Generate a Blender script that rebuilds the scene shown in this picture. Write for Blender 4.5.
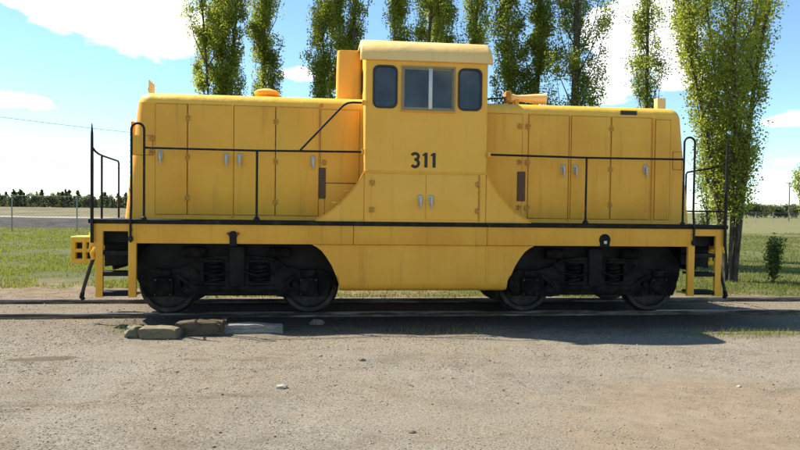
import bpy, bmesh, math, random
import numpy as np
from mathutils import Vector, Matrix, noise
from mathutils.geometry import tessellate_polygon

for o in list(bpy.data.objects):
    bpy.data.objects.remove(o, do_unlink=True)
scene = bpy.context.scene
COL = scene.collection
R = math.radians

# ------------------------------------------------------------------ camera
TH, PIT, ROLL, FPX = R(6.3), .0249, .0125, 650.0
CAM = Vector((0, -10.84, 1.68))
fw = Vector((math.sin(TH) * math.cos(PIT), math.cos(TH) * math.cos(PIT), -math.sin(PIT)))
r0 = Vector((math.cos(TH), -math.sin(TH), 0))
u0 = r0.cross(fw)
rt = r0 * math.cos(ROLL) + u0 * math.sin(ROLL)
up = -r0 * math.sin(ROLL) + u0 * math.cos(ROLL)
cd = bpy.data.cameras.new('camera')
cd.sensor_width = 36
cd.lens = 36 * FPX / 800
cd.clip_start, cd.clip_end = .1, 8000
cam = bpy.data.objects.new('camera', cd)
COL.objects.link(cam)
m = Matrix((rt, up, -fw)).transposed().to_4x4()
m.translation = CAM
cam.matrix_world = m
scene.camera = cam

def ray(px, py):
    return fw + rt * ((px - 400) / FPX) - up * ((py - 225) / FPX)

def on_z(px, py, z=0.):
    d = ray(px, py)
    return CAM + d * ((z - CAM.z) / d.z)

def at_depth(px, depth):
    """ground spot seen in column px at that many metres in front of the camera"""
    d = ray(px, 210)
    p = CAM + d * depth
    return Vector((p.x, p.y, 0))

# ------------------------------------------------------------------ world, sun, exposure
SUN = Vector((-2.65, 1.54, 3.86)).normalized()
SUN_EL = math.asin(SUN.z)
SUN_AZ = math.atan2(SUN.x, SUN.y)
world = bpy.data.worlds.new('World')
scene.world = world
world.use_nodes = True
wn, wl = world.node_tree.nodes, world.node_tree.links
wn.clear()
def W(t, **k):
    n = wn.new(t)
    for a, v in k.items():
        setattr(n, a, v)
    return n
def wmath(op, a, b=None, c=None):
    n = W('ShaderNodeMath', operation=op)
    for i, v in enumerate((a, b, c)):
        if v is None: continue
        if isinstance(v, (int, float)): n.inputs[i].default_value = v
        else: wl.new(v, n.inputs[i])
    return n.outputs[0]
def wvec(op, a, b):
    n = W('ShaderNodeVectorMath', operation=op)
    for i, v in enumerate((a, b)):
        if isinstance(v, (tuple, list, Vector)): n.inputs[i].default_value = tuple(v)
        else: wl.new(v, n.inputs[i])
    return n
sky = W('ShaderNodeTexSky', sky_type='NISHITA')
sky.sun_disc = False
sky.sun_elevation = SUN_EL
sky.sun_rotation = SUN_AZ % (2 * math.pi)
sky.altitude = 1200
sky.air_density, sky.dust_density, sky.ozone_density = 1.0, .1, .6
tc = W('ShaderNodeTexCoord')
dirn = wvec('NORMALIZE', tc.outputs['Generated'], (0, 0, 0)).outputs[0]
sep = W('ShaderNodeSeparateXYZ'); wl.new(dirn, sep.inputs[0])
# cumulus: noise over the dome plus cloud banks standing where the photograph has them
nz = W('ShaderNodeTexNoise'); nz.inputs['Scale'].default_value = 7.0
nz.inputs['Detail'].default_value = 9; nz.inputs['Roughness'].default_value = .58
mp = W('ShaderNodeMapping'); mp.inputs['Scale'].default_value = (1, 1, 2.2)
wl.new(dirn, mp.inputs[0]); wl.new(mp.outputs[0], nz.inputs['Vector'])
clouds = [(70, 2, 60, 14), (130, 18, 44, 26), (172, 46, 36, 22), (300, 73, 40, 8), (8, 102, 40, 9),
          (655, 12, 36, 26), (668, 38, 26, 20), (606, 50, 24, 34), (684, 76, 18, 9), (604, 92, 22, 14), (784, 120, 24, 6),
          (794, 160, 16, 4)]
acc = None
for (cx, cy, rx, ry) in clouds:
    c = ray(cx, cy).normalized()
    diff = wvec('SUBTRACT', dirn, c).outputs[0]
    a = wvec('DOT_PRODUCT', diff, rt / (rx / FPX)).outputs['Value']
    b = wvec('DOT_PRODUCT', diff, up / (ry / FPX)).outputs['Value']
    d2 = wmath('ADD', wmath('MULTIPLY', a, a), wmath('MULTIPLY', b, b))
    g = wmath('EXPONENT', wmath('MULTIPLY', d2, -.8))
    acc = g if acc is None else wmath('ADD', acc, g)
acc = wmath('MINIMUM', acc, 1.2)
nv = wmath('SUBTRACT', nz.outputs['Fac'], .5)
dens = wmath('ADD', wmath('MULTIPLY', acc, .50), wmath('MULTIPLY', nv, 1.7))
mr = W('ShaderNodeMapRange', interpolation_type='SMOOTHSTEP')
mr.inputs['From Min'].default_value, mr.inputs['From Max'].default_value = .26, .46
wl.new(dens, mr.inputs['Value'])
mask = wmath('MULTIPLY', mr.outputs[0], .93)
mix = W('ShaderNodeMix', data_type='RGBA')
wl.new(mask, mix.inputs['Factor'])
skyb = W('ShaderNodeVectorMath', operation='MULTIPLY')
wl.new(sky.outputs[0], skyb.inputs[0]); skyb.inputs[1].default_value = (.83, .98, 1.01)
wl.new(skyb.outputs[0], mix.inputs['A'])
mix.inputs['B'].default_value = (8.0, 8.0, 8.0, 1)
bg = W('ShaderNodeBackground'); bg.inputs['Strength'].default_value = .088
wl.new(mix.outputs['Result'], bg.inputs['Color'])
wo = W('ShaderNodeOutputWorld'); wl.new(bg.outputs[0], wo.inputs['Surface'])

sd = bpy.data.lights.new('sun', 'SUN')
sd.energy, sd.angle, sd.color = 4.4, R(.53), (1, .915, .77)
so = bpy.data.objects.new('sun', sd)
COL.objects.link(so)
so.rotation_euler = SUN.to_track_quat('Z', 'Y').to_euler()

scene.view_settings.view_transform = 'Standard'
scene.view_settings.look = 'None'
scene.view_settings.gamma = 1
scene.view_settings.use_curve_mapping = False
scene.view_settings.exposure = 1.32
scene.render.engine = 'CYCLES'

# ------------------------------------------------------------------ material helpers
class NT:
    def __init__(s, name):
        s.m = bpy.data.materials.new(name); s.m.use_nodes = True
        s.n, s.l = s.m.node_tree.nodes, s.m.node_tree.links
        s.p = s.n['Principled BSDF']; s.out = s.n['Material Output']
        s.tc = s.n.new('ShaderNodeTexCoord')
    def put(s, sock, v):
        if isinstance(v, (int, float)): sock.default_value = v
        elif isinstance(v, (tuple, list)):
            sock.default_value = tuple(v) if len(v) == len(sock.default_value) else tuple(v) + (1,)
        else: s.l.new(v, sock)
    def noise(s, scale, detail=4, rough=.55, stretch=None, coord='Object', dist=0):
        n = s.n.new('ShaderNodeTexNoise')
        n.inputs['Scale'].default_value = scale; n.inputs['Detail'].default_value = detail
        n.inputs['Roughness'].default_value = rough; n.inputs['Distortion'].default_value = dist
        v = s.tc.outputs[coord]
        if stretch:
            mp = s.n.new('ShaderNodeMapping'); mp.inputs['Scale'].default_value = stretch
            s.l.new(v, mp.inputs[0]); v = mp.outputs[0]
        s.l.new(v, n.inputs['Vector'])
        return n.outputs['Fac']
    def ramp(s, f, a, b, lo=0., hi=1.):
        n = s.n.new('ShaderNodeMapRange'); n.interpolation_type = 'SMOOTHSTEP'
        s.put(n.inputs['Value'], f)
        for k, v in (('From Min', a), ('From Max', b), ('To Min', lo), ('To Max', hi)): n.inputs[k].default_value = v
        return n.outputs[0]
    def mix(s, f, a, b, blend='MIX'):
        n = s.n.new('ShaderNodeMix'); n.data_type = 'RGBA'; n.blend_type = blend
        s.put(n.inputs['Factor'], f); s.put(n.inputs['A'], a); s.put(n.inputs['B'], b)
        return n.outputs['Result']
    def math(s, op, a, b=0.):
        n = s.n.new('ShaderNodeMath'); n.operation = op
        s.put(n.inputs[0], a); s.put(n.inputs[1], b)
        return n.outputs[0]
    def xyz(s, coord='Object'):
        n = s.n.new('ShaderNodeSeparateXYZ'); s.l.new(s.tc.outputs[coord], n.inputs[0]); return n.outputs
    def bump(s, h, strength, distance):
        n = s.n.new('ShaderNodeBump'); n.inputs['Strength'].default_value = strength
        n.inputs['Distance'].default_value = distance
        s.l.new(h, n.inputs['Height']); s.l.new(n.outputs[0], s.p.inputs['Normal'])
    def base(s, c, rough=.6, metal=0., spec=.5):
        s.put(s.p.inputs['Base Color'], c); s.put(s.p.inputs['Roughness'], rough)
        s.p.inputs['Metallic'].default_value = metal; s.p.inputs['Specular IOR Level'].default_value = spec
        return s.m

M = {}
def yellow(name, c1, c2, grime=.5, rough=.5):
    t = NT(name)
    col = t.mix(t.ramp(t.noise(1.3, 5), .35, .68), c1, c2)
    fade = t.ramp(t.noise(.7, 3, stretch=(1, 1, 2)), .45, .75)
    col = t.mix(t.math('MULTIPLY', fade, .35), col, (.79, .445, .04))
    st = t.ramp(t.noise(5, 5, .6, stretch=(2.2, 2.2, .16)), .52, .78)
    col = t.mix(t.math('MULTIPLY', st, grime * .55), col, (.34, .17, .03))
    sp = t.ramp(t.noise(22, 6, .7), .66, .74)
    col = t.mix(t.math('MULTIPLY', sp, grime * .8), col, (.19, .075, .025))
    t.bump(t.math('ADD', t.noise(2.6, 3), t.math('MULTIPLY', t.noise(8, 2), .25)), .4, .035)
    chip = t.ramp(t.noise(9, 8, .78, stretch=(1, 1, .7)), .70, .735)
    col = t.mix(t.math('MULTIPLY', chip, min(1, grime * 1.3)), col, (.15, .055, .02))
    M[name] = t.base(col, t.ramp(t.noise(4, 4), .3, .7, rough - .1, rough + .14), 0, .3)
yellow('yellow', (.82, .405, .046), (.75, .35, .036), .6, .56)
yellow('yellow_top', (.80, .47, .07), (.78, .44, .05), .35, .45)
yellow('yellow_cab', (.83, .435, .062), (.79, .40, .05), .4, .56)
yellow('yellow_worn', (.79, .385, .040), (.70, .315, .03), .9, .6)
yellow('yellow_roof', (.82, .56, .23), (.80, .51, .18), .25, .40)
yellow('yellow_bright', (.80, .48, .03), (.74, .42, .03), .4, .45)

t = NT('deck_black')
c = t.mix(t.ramp(t.noise(7, 5), .45, .7), (.010, .010, .008), (.026, .025, .02))
M['deck_black'] = t.base(t.mix(t.ramp(t.noise(16, 6, .7), .62, .72, 0, .7), c, (.08, .045, .025)), .75, 0, .2)
t = NT('rail_paint')
M['rail_paint'] = t.base(t.mix(t.ramp(t.noise(11, 5, .65), .54, .72), (.010, .0095, .008), (.06, .036, .022)), .6, 0, .25)
t = NT('iron_black')
c = t.mix(t.ramp(t.noise(3.5, 6, .65), .4, .72), (.006, .006, .006), (.016, .015, .014))
t.bump(t.noise(30, 4), .4, .01)
M['iron_black'] = t.base(t.mix(t.ramp(t.noise(9, 6, .7), .64, .76, 0, .5), c, (.045, .03, .02)), .7, 0, .25)
t = NT('dusty_iron'); M['dusty_iron'] = t.base(t.mix(t.ramp(t.noise(6, 6, .7), .4, .66), (.007, .0065, .006), (.026, .022, .018)), .85, 0, .12)
t = NT('wheel_steel')
M['wheel_steel'] = t.base(t.mix(t.ramp(t.noise(8, 4), .4, .7), (.022, .018, .015), (.06, .05, .042)), .6, .3)
t = NT('rail_steel')
M['rail_steel'] = t.base(t.mix(t.ramp(t.noise(5, 6, .7, stretch=(.3, 3, 3)), .42, .66), (.06, .042, .03), (.27, .23, .195)), .42, .45)
t = NT('rusty_bracket'); M['rusty_bracket'] = t.base(t.mix(t.noise(14, 5), (.20, .045, .02), (.08, .03, .02)), .8)
t = NT('hinge_paint'); M['hinge_paint'] = t.base(t.mix(t.ramp(t.noise(30, 5, .7), .42, .64), (.56, .28, .025), (.33, .14, .02)), .65)
t = NT('handle_metal'); M['handle_metal'] = t.base(t.mix(t.noise(25, 4), (.34, .32, .26), (.55, .53, .47)), .42, .6)
t = NT('dull_frame'); M['dull_frame'] = t.base(t.mix(t.noise(12, 4), (.22, .16, .07), (.32, .25, .13)), .65)
t = NT('aluminium'); M['aluminium'] = t.base(t.mix(t.noise(12, 4), (.42, .40, .34), (.62, .60, .54)), .45, .6)
t = NT('rubber'); M['rubber'] = t.base(t.mix(t.noise(20, 3), (.012, .012, .012), (.03, .03, .028)), .65)
t = NT('digit_black'); M['digit_black'] = t.base(t.mix(t.ramp(t.noise(40, 5), .5, .75), (.012, .011, .010), (.05, .03, .012)), .6)
t = NT('red_paint'); M['red_paint'] = t.base(t.mix(t.noise(14, 4), (.30, .03, .02), (.16, .03, .02)), .6)
t = NT('grille_mesh'); M['grille_mesh'] = t.base(t.mix(t.noise(18, 4), (.10, .055, .02), (.05, .03, .015)), .7)
t = NT('rusty_seam'); M['rusty_seam'] = t.base(t.mix(t.ramp(t.noise(7, 5, .7), .4, .65), (.30, .14, .02), (.10, .04, .015)), .8)
t = NT('rust_slat'); M['rust_slat'] = t.base(t.mix(t.noise(18, 4), (.20, .10, .03), (.11, .06, .025)), .75)
t = NT('added_pale'); M['added_pale'] = t.base(t.mix(t.noise(9, 5), (.35, .37, .36), (.70, .70, .66)), .8)
t = NT('interior'); M['interior'] = t.base(t.mix(t.noise(3, 4), (.10, .12, .11), (.16, .17, .15)), .8)
t = NT('glass')
g = t.n.new('ShaderNodeBsdfTransparent'); g.inputs[0].default_value = (.34, .43, .45, 1)
film = t.n.new('ShaderNodeBsdfDiffuse')
t.put(film.inputs[0], t.mix(t.noise(4, 5, stretch=(1, 1, 2)), (.10, .14, .15), (.24, .29, .29)))
gl = t.n.new('ShaderNodeBsdfGlossy'); gl.inputs['Roughness'].default_value = .06
fr = t.n.new('ShaderNodeFresnel'); fr.inputs[0].default_value = 1.5
m1 = t.n.new('ShaderNodeMixShader'); t.put(m1.inputs[0], t.ramp(t.noise(2.2, 5), .3, .7, .10, .26))
t.l.new(g.outputs[0], m1.inputs[1]); t.l.new(film.outputs[0], m1.inputs[2])
m2 = t.n.new('ShaderNodeMixShader'); t.l.new(fr.outputs[0], m2.inputs[0])
t.l.new(m1.outputs[0], m2.inputs[1]); t.l.new(gl.outputs[0], m2.inputs[2]); t.l.new(m2.outputs[0], t.out.inputs['Surface'])
M['glass'] = t.m
def wood(name, a, b, moss=None):
    t = NT(name)
    c = t.mix(t.ramp(t.noise(9, 6, .65, stretch=(.5, 4, 4), dist=.6), .35, .65), a, b)
    if moss: c = t.mix(t.ramp(t.noise(5, 5), .48, .66), c, moss)
    t.bump(t.noise(16, 6, .7, stretch=(.35, 4, 4)), .8, .012)
    M[name] = t.base(c, .85, 0, .2)
wood('wood_pale', (.23, .19, .125), (.12, .095, .062), (.17, .145, .085))
wood('wood_weathered', (.13, .095, .06), (.05, .037, .026), (.10, .085, .05))
wood('wood_grey', (.30, .27, .235), (.15, .14, .12))
wood('wood_pole', (.16, .13, .10), (.09, .075, .06))
t = NT('galvanised'); M['galvanised'] = t.base(t.mix(t.noise(9, 4), (.22, .22, .21), (.34, .34, .33)), .6, .3)
t = NT('stone_moss'); t.bump(t.noise(12, 6), .8, .02)
M['stone_moss'] = t.base(t.mix(t.ramp(t.noise(7, 5), .42, .6), (.16, .145, .10), (.11, .115, .05)), .9)
t = NT('clod'); t.bump(t.noise(25, 6), .8, .02)
M['clod'] = t.base(t.mix(t.noise(9, 5), (.11, .085, .058), (.20, .16, .11)), .95)
t = NT('wire'); M['wire'] = t.base(t.mix(t.noise(3, 2), (.05, .05, .05), (.08, .08, .08)), .6)

def foliage(name, a, b, c, trans=.45, scale=1.6):
    t = NT(name)
    col = t.mix(t.ramp(t.noise(scale, 3), .36, .64), a, b)
    col = t.mix(t.ramp(t.noise(scale * 9, 3), .5, .75), col, c)
    t.base(col, .5, 0, .35)
    tr = t.n.new('ShaderNodeBsdfTranslucent')
    t.put(tr.inputs[0], t.mix(.6, col, (.50, .56, .05)))
    mx = t.n.new('ShaderNodeMixShader'); mx.inputs[0].default_value = trans
    t.l.new(t.p.outputs[0], mx.inputs[1]); t.l.new(tr.outputs[0], mx.inputs[2])
    t.l.new(mx.outputs[0], t.out.inputs['Surface'])
    M[name] = t.m
foliage('leaf_poplar', (.18, .22, .034), (.26, .285, .046), (.135, .175, .032), .6)
foliage('leaf_dark', (.14, .175, .03), (.21, .24, .044), (.095, .13, .026), .6)
foliage('leaf_bush', (.035, .06, .018), (.055, .085, .024), (.025, .045, .015), .3, 5)
foliage('leaf_far', (.04, .058, .032), (.06, .078, .042), (.032, .046, .028), .2, .5)
foliage('grass_blade', (.085, .105, .03), (.14, .14, .055), (.20, .17, .085), .35, .45)
foliage('tuft_green', (.11, .14, .03), (.16, .18, .045), (.24, .22, .09), .35, 3)
t = NT('bark'); t.bump(t.noise(8, 6, .7, stretch=(4, 4, .8)), .9, .03)
M['bark'] = t.base(t.mix(t.ramp(t.noise(6, 6, .65, stretch=(4, 4, .8)), .35, .65), (.045, .037, .028), (.12, .10, .08)), .9, 0, .2)

# ground: gravel lot, dirt, meadow, ballast bank, dry plain; all by place
t = NT('ground')
X, Y, Z = t.xyz()
n1, n2, n3 = t.noise(.55, 6, .62), t.noise(2.4, 6, .65), t.noise(55, 5, .75)
fine = t.noise(150, 3, .8)
grav = t.mix(t.ramp(n1, .36, .64), (.285, .248, .188), (.285, .262, .215))
grav = t.mix(t.ramp(n2, .5, .68, 0, .65), grav, (.21, .165, .108))
grav = t.mix(t.ramp(t.noise(.9, 6, .7, stretch=(.6, 1.2, 1)), .5, .66, 0, .45), grav, (.165, .142, .112))
grav = t.mix(t.ramp(n3, .36, .62, .8, 0), grav, (.085, .07, .05))
grav = t.mix(t.ramp(fine, .56, .74, 0, .65), grav, (.42, .375, .305))
grav = t.mix(t.ramp(t.noise(1.1, 6, .7, stretch=(.45, 1.5, 1)), .56, .68, 0, .7), grav, (.115, .082, .05))
# bare earth, lower right of the lot and by the far rail
dx = t.math('SUBTRACT', X, 3.4); dy = t.math('ADD', Y, 6.0)
dd = t.math('ADD', t.math('MULTIPLY', t.math('MULTIPLY', dx, dx), .35), t.math('MULTIPLY', t.math('MULTIPLY', dy, dy), .45))
dirtf = t.ramp(t.math('ADD', dd, t.math('MULTIPLY', t.math('SUBTRACT', n2, .5), 3.2)), .2, 1.3, .75, 0)
earth = t.mix(t.ramp(t.noise(6, 6, .7), .35, .65), (.27, .21, .14), (.20, .15, .095))
grav = t.mix(dirtf, grav, earth)
# brown ballast round the rails, with the locomotive's shade painted in along its length
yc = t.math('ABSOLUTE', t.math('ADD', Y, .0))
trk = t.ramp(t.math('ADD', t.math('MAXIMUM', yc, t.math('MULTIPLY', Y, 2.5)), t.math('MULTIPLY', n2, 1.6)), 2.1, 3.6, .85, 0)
loco_shade = t.math('MULTIPLY', t.ramp(t.math('ADD', X, n1), -2.9, -1.6), t.ramp(t.math('ADD', X, n1), 6.3, 8.0, 1, 0))
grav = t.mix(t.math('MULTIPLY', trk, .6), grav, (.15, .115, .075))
grav = t.mix(t.math('MULTIPLY', trk, loco_shade), grav, (.042, .031, .021))
back = t.mix(t.ramp(t.noise(3, 6, .7), .38, .62), (.22, .17, .11), (.15, .112, .07))
back = t.mix(t.ramp(t.noise(1.2, 5, .65, stretch=(.5, 1.6, 1)), .5, .64, 0, .8), back, (.075, .075, .03))
grav = t.mix(t.ramp(Y, .9, 1.6), grav, back)
# oval dark stain and two faint wheel tracks on the lot
ex_ = t.math('MULTIPLY', t.math('ADD', X, 3.05), 2.6); ey_ = t.math('MULTIPLY', t.math('ADD', Y, 3.45), 7.)
es = t.math('ADD', t.math('ADD', t.math('MULTIPLY', ex_, ex_), t.math('MULTIPLY', ey_, ey_)), t.math('MULTIPLY', t.math('SUBTRACT', t.noise(5, 5), .5), 2.2))
grav = t.mix(t.ramp(es, .5, 1.2, .75, 0), grav, (.085, .06, .04))
for yr_, wr_ in ((-4.15, .16), (-5.75, .18)):
    yy_ = t.math('ABSOLUTE', t.math('SUBTRACT', t.math('ADD', Y, t.math('ADD', t.math('MULTIPLY', t.math('SUBTRACT', t.noise(.25, 2), .5), 1.6), t.math('MULTIPLY', X, .06))), yr_))
    grav = t.mix(t.math('MULTIPLY', t.ramp(yy_, wr_ * .4, wr_ * 1.9, .22, 0), t.ramp(n2, .35, .6)), grav, (.30, .27, .22))
edge = t.math('ADD', Y, t.math('MULTIPLY', t.math('SUBTRACT', n1, .5), 5.0))
lft = t.ramp(X, -2., 3., 1, 0)
edge = t.math('SUBTRACT', edge, t.math('MULTIPLY', lft, 2.2))
gmask = t.ramp(edge, .9, 2.6)
mead = t.mix(t.ramp(t.noise(.22, 5, .6), .38, .62), (.085, .098, .03), (.125, .122, .048))
mead = t.mix(t.ramp(t.noise(1.4, 6, .65), .52, .68, 0, .8), mead, (.165, .135, .072))
mead = t.mix(t.ramp(t.noise(14, 4, .7), .4, .6, .6, 0), mead, (.05, .06, .022))
col = t.mix(gmask, grav, mead)
col = t.mix(t.ramp(Y, 30, 48, 0, .6), col, (.165, .155, .07))
bank = t.mix(t.ramp(t.noise(1.6, 6, .75, stretch=(.6, 2, 1)), .38, .62), (.030, .028, .025), (.075, .069, .06))
bn = t.math('ADD', Y, t.math('MULTIPLY', t.math('SUBTRACT', t.noise(.35, 4), .5), 2.2))
bankf = t.math('MULTIPLY', t.ramp(bn, 36.4, 37.4), t.ramp(X, -6, 0, 1, 0))
col = t.mix(bankf, col, bank)
road = t.math('MULTIPLY', t.math('MULTIPLY', t.ramp(Y, 48, 48.8), t.ramp(Y, 55, 56, 1, 0)), t.ramp(X, -6, 0, 1, 0))
col = t.mix(road, col, (.27, .25, .21))
dry = t.mix(t.ramp(t.noise(.22, 6, .7, stretch=(1, .22, 1)), .42, .6), (.165, .14, .078), (.085, .082, .042))
col = t.mix(t.math('MULTIPLY', t.ramp(Y, 55, 57), t.ramp(X, -6, 4, 1, 0)), col, dry)
hgt = t.math('ADD', t.math('MULTIPLY', n3, .6), t.math('ADD', t.math('MULTIPLY', fine, .35), n2))
t.bump(hgt, .8, .024)
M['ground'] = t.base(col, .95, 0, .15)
t = NT('pale_stone'); M['pale_stone'] = t.base(t.mix(t.noise(9, 5), (.26, .23, .18), (.44, .40, .33)), .9, 0, .2)
t = NT('pebble')
c = t.mix(t.ramp(t.noise(24, 3, .7), .35, .65), (.17, .148, .115), (.36, .325, .265))
c = t.mix(t.ramp(t.noise(7, 3), .5, .7, 0, .8), c, (.21, .155, .10))
X, Y, Z = t.xyz()          # stones under the locomotive get the same painted shade
loco_shade = t.math('MULTIPLY', t.ramp(t.math('ADD', X, t.noise(.55, 6, .62)), -2.9, -1.6), t.ramp(X, 5.8, 7.5, 1, 0))
loco_shade = t.math('MULTIPLY', loco_shade, t.ramp(t.math('ABSOLUTE', Y), 1.9, 2.6, .9, 0))
M['pebble'] = t.base(t.mix(loco_shade, c, (.05, .04, .03)), .9, 0, .2)

# ------------------------------------------------------------------ mesh helpers
class MB:
    """collects shapes, links them as ONE mesh object"""
    def __init__(s): s.bm = bmesh.new()
    def _add(s, vs, fs):
        v = [s.bm.verts.new(p) for p in vs]
        out = []
        for f in fs:
            try: out.append(s.bm.faces.new([v[i] for i in f]))
            except ValueError: pass
        return v, out
    def box(s, x0, x1, y0, y1, z0, z1, bev=0., seg=2):
        v, f = s._add([(x, y, z) for x in (x0, x1) for y in (y0, y1) for z in (z0, z1)],
                      [(0, 1, 3, 2), (4, 6, 7, 5), (0, 4, 5, 1), (2, 3, 7, 6), (0, 2, 6, 4), (1, 5, 7, 3)])
        if bev:
            es = {e for q in f for e in q.edges}
            bmesh.ops.bevel(s.bm, geom=list(es), offset=bev, segments=seg, affect='EDGES', profile=.5)
        return s
    def loft(s, loops, close=True, cap0=True, cap1=True):
        n = len(loops[0]); vs = [p for l in loops for p in l]; fs = []
        for i in range(len(loops) - 1):
            for j in range(n if close else n - 1):
                a, b = i * n + j, i * n + (j + 1) % n
                fs.append((a, b, b + n, a + n))
        if cap0: fs.append(tuple(range(n))[::-1])
        if cap1: fs.append(tuple((len(loops) - 1) * n + j for j in range(n)))
        return s._add(vs, fs)
    def tube(s, pts, r, n=8, cap=True):
        pts = [Vector(p) for p in pts]
        rs = r if isinstance(r, (list, tuple)) else [r] * len(pts)
        loops = []; ref = None
        for i, p in enumerate(pts):
            d = (pts[min(i + 1, len(pts) - 1)] - pts[max(i - 1, 0)]).normalized()
            if ref is None: ref = Vector((0, 0, 1)) if abs(d.z) < .9 else Vector((0, 1, 0))
            a = d.cross(ref)
            if a.length < 1e-4: a = d.cross(Vector((1, 0, 0)))
            a.normalize(); b = d.cross(a).normalized(); ref = a.cross(d) * 1.0
            loops.append([p + (a * math.cos(q) + b * math.sin(q)) * rs[i] for q in [2 * math.pi * k / n for k in range(n)]])
        s.loft(loops, True, cap, cap); return s
    def lathe(s, prof, c, axis='y', n=32):
        """prof: (radius, offset along axis)"""
        loops = []
        for (r, h) in prof:
            l = []
            for k in range(n):
                q = 2 * math.pi * k / n; a, b = r * math.cos(q), r * math.sin(q)
                l.append({'y': (c[0] + a, c[1] + h, c[2] + b), 'z': (c[0] + a, c[1] + b, c[2] + h), 'x': (c[0] + h, c[1] + a, c[2] + b)}[axis])
            loops.append(l)
        s.loft(loops); return s
    def plate(s, outer, holes, y0, y1, plane='xz'):
        """flat plate with holes, outline in a plane, thickness y0..y1"""
        loops = [outer] + holes
        flat = [p for l in loops for p in l]
        tri = tessellate_polygon([[Vector((p[0], p[1], 0)) for p in l] for l in loops])
        def P(p, d): return (p[0], d, p[1]) if plane == 'xz' else ((d, p[0], p[1]) if plane == 'yz' else (p[0], p[1], d))
        N = len(flat)
        vs = [P(p, y0) for p in flat] + [P(p, y1) for p in flat]
        fs = [tuple(q) for q in tri] + [tuple(i + N for i in q[::-1]) for q in tri]
        b = 0
        for l in loops:
            for j in range(len(l)):
                a, c = b + j, b + (j + 1) % len(l)
                fs.append((a, c, c + N, a + N))
            b += len(l)
        s._add(vs, fs); return s
    def build(s, name, mat, parent=None, smooth=True):
        bmesh.ops.recalc_face_normals(s.bm, faces=s.bm.faces[:])
        me = bpy.data.meshes.new(name); s.bm.to_mesh(me); s.bm.free()
        me.materials.append(M[mat])
        if smooth:
            me.polygons.foreach_set('use_smooth', [True] * len(me.polygons))
            me.set_sharp_from_angle(angle=R(38))
        o = bpy.data.objects.new(name, me); COL.objects.link(o)
        if parent: o.parent = parent
        return o

def rrect(x0, x1, z0, z1, r, n=5):
    out = []
    for (cx, cz, a0) in ((x1 - r, z1 - r, 0), (x0 + r, z1 - r, 90), (x0 + r, z0 + r, 180), (x1 - r, z0 + r, 270)):
        for k in range(n + 1):
            a = R(a0 + 90 * k / n); out.append((cx + r * math.cos(a), cz + r * math.sin(a)))
    return out
def arc(c, r, a0, a1, n):
    return [(c[0] + r * math.cos(R(a0 + (a1 - a0) * k / n)), c[1] + r * math.sin(R(a0 + (a1 - a0) * k / n))) for k in range(n + 1)]
def fast_mesh(name, verts, faces, mat, parent=None):
    """numpy verts (n,3), faces (m,k) -> object"""
    me = bpy.data.meshes.new(name); nv, (nf, k) = len(verts), faces.shape
    me.vertices.add(nv); me.vertices.foreach_set('co', verts.astype(np.float32).ravel())
    me.loops.add(nf * k); me.loops.foreach_set('vertex_index', faces.astype(np.int32).ravel())
    me.polygons.add(nf); me.polygons.foreach_set('loop_start', np.arange(0, nf * k, k, dtype=np.int32))
    me.update(calc_edges=True); me.materials.append(M[mat])
    o = bpy.data.objects.new(name, me); COL.objects.link(o)
    if parent: o.parent = parent
    return o
def tag(o, label, cat=None, group=None, kind=None):
    o['label'] = label
    if cat: o['category'] = cat
    if group: o['group'] = group
    if kind: o['kind'] = kind
    return o
def empty(name, loc=(0, 0, 0)):
    o = bpy.data.objects.new(name, None); COL.objects.link(o); o.location = loc; o.empty_display_size = .2
    return o
def copy_tree(o, parent, rot=0):
    c = o.copy(); COL.objects.link(c); c.parent = parent
    if rot: c.rotation_euler.z = rot
    for ch in list(o.children): copy_tree(ch, c)
    return c

# ------------------------------------------------------------------ ground
def fbm(x, y, s, seed=0):
    return noise.noise(Vector((x * s + seed, y * s - seed, seed * .37)))
def sm(a, b, x):
    q = min(1, max(0, (x - a) / (b - a))); return q * q * (3 - 2 * q)
def ground_z(x, y):
    z = .022 * fbm(x, y, .9, 3) + .012 * fbm(x, y, 2.7, 8)
    far = sm(5, 30, abs(y)); z += far * .12 * fbm(x, y, .11, 5)
    near_track = 1 - sm(1.3, 2.2, abs(y)); z = z * (1 - near_track) + near_track * (.006 * fbm(x, y, 3, 2) - .006)
    z += sm(37, 41.5, y) * (1 - sm(-8, 4, x)) * .52
    return z
def steps(a, b, d): return list(np.arange(a, b, d))
gx = [-3000, -1600, -800, -400, -220] + steps(-150, -40, 12) + steps(-40, -8, 1.6) + steps(-8, 12, .16) + steps(12, 44, 1.6) + steps(44, 160, 12) + [220, 400, 800, 1600, 3000]
gy = [-60, -40, -25, -16] + steps(-12, -8, .4) + steps(-8, 4, .12) + steps(4, 14, .5) + steps(14, 36, 2) + steps(36, 52, .6) + steps(52, 140, 8) + [180, 260, 400, 800, 1600, 3500]
V = np.array([(x, y, ground_z(x, y)) for y in gy for x in gx])
nx, ny = len(gx), len(gy)
ii = np.arange((ny - 1) * nx).reshape(ny - 1, nx)[:, :-1].ravel()
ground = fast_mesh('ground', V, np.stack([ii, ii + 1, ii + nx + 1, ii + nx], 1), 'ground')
ground.data.polygons.foreach_set('use_smooth', [True] * len(ground.data.polygons))
tag(ground, 'gravel lot in front, dirt and rough meadow behind the track', kind='structure')

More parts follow.
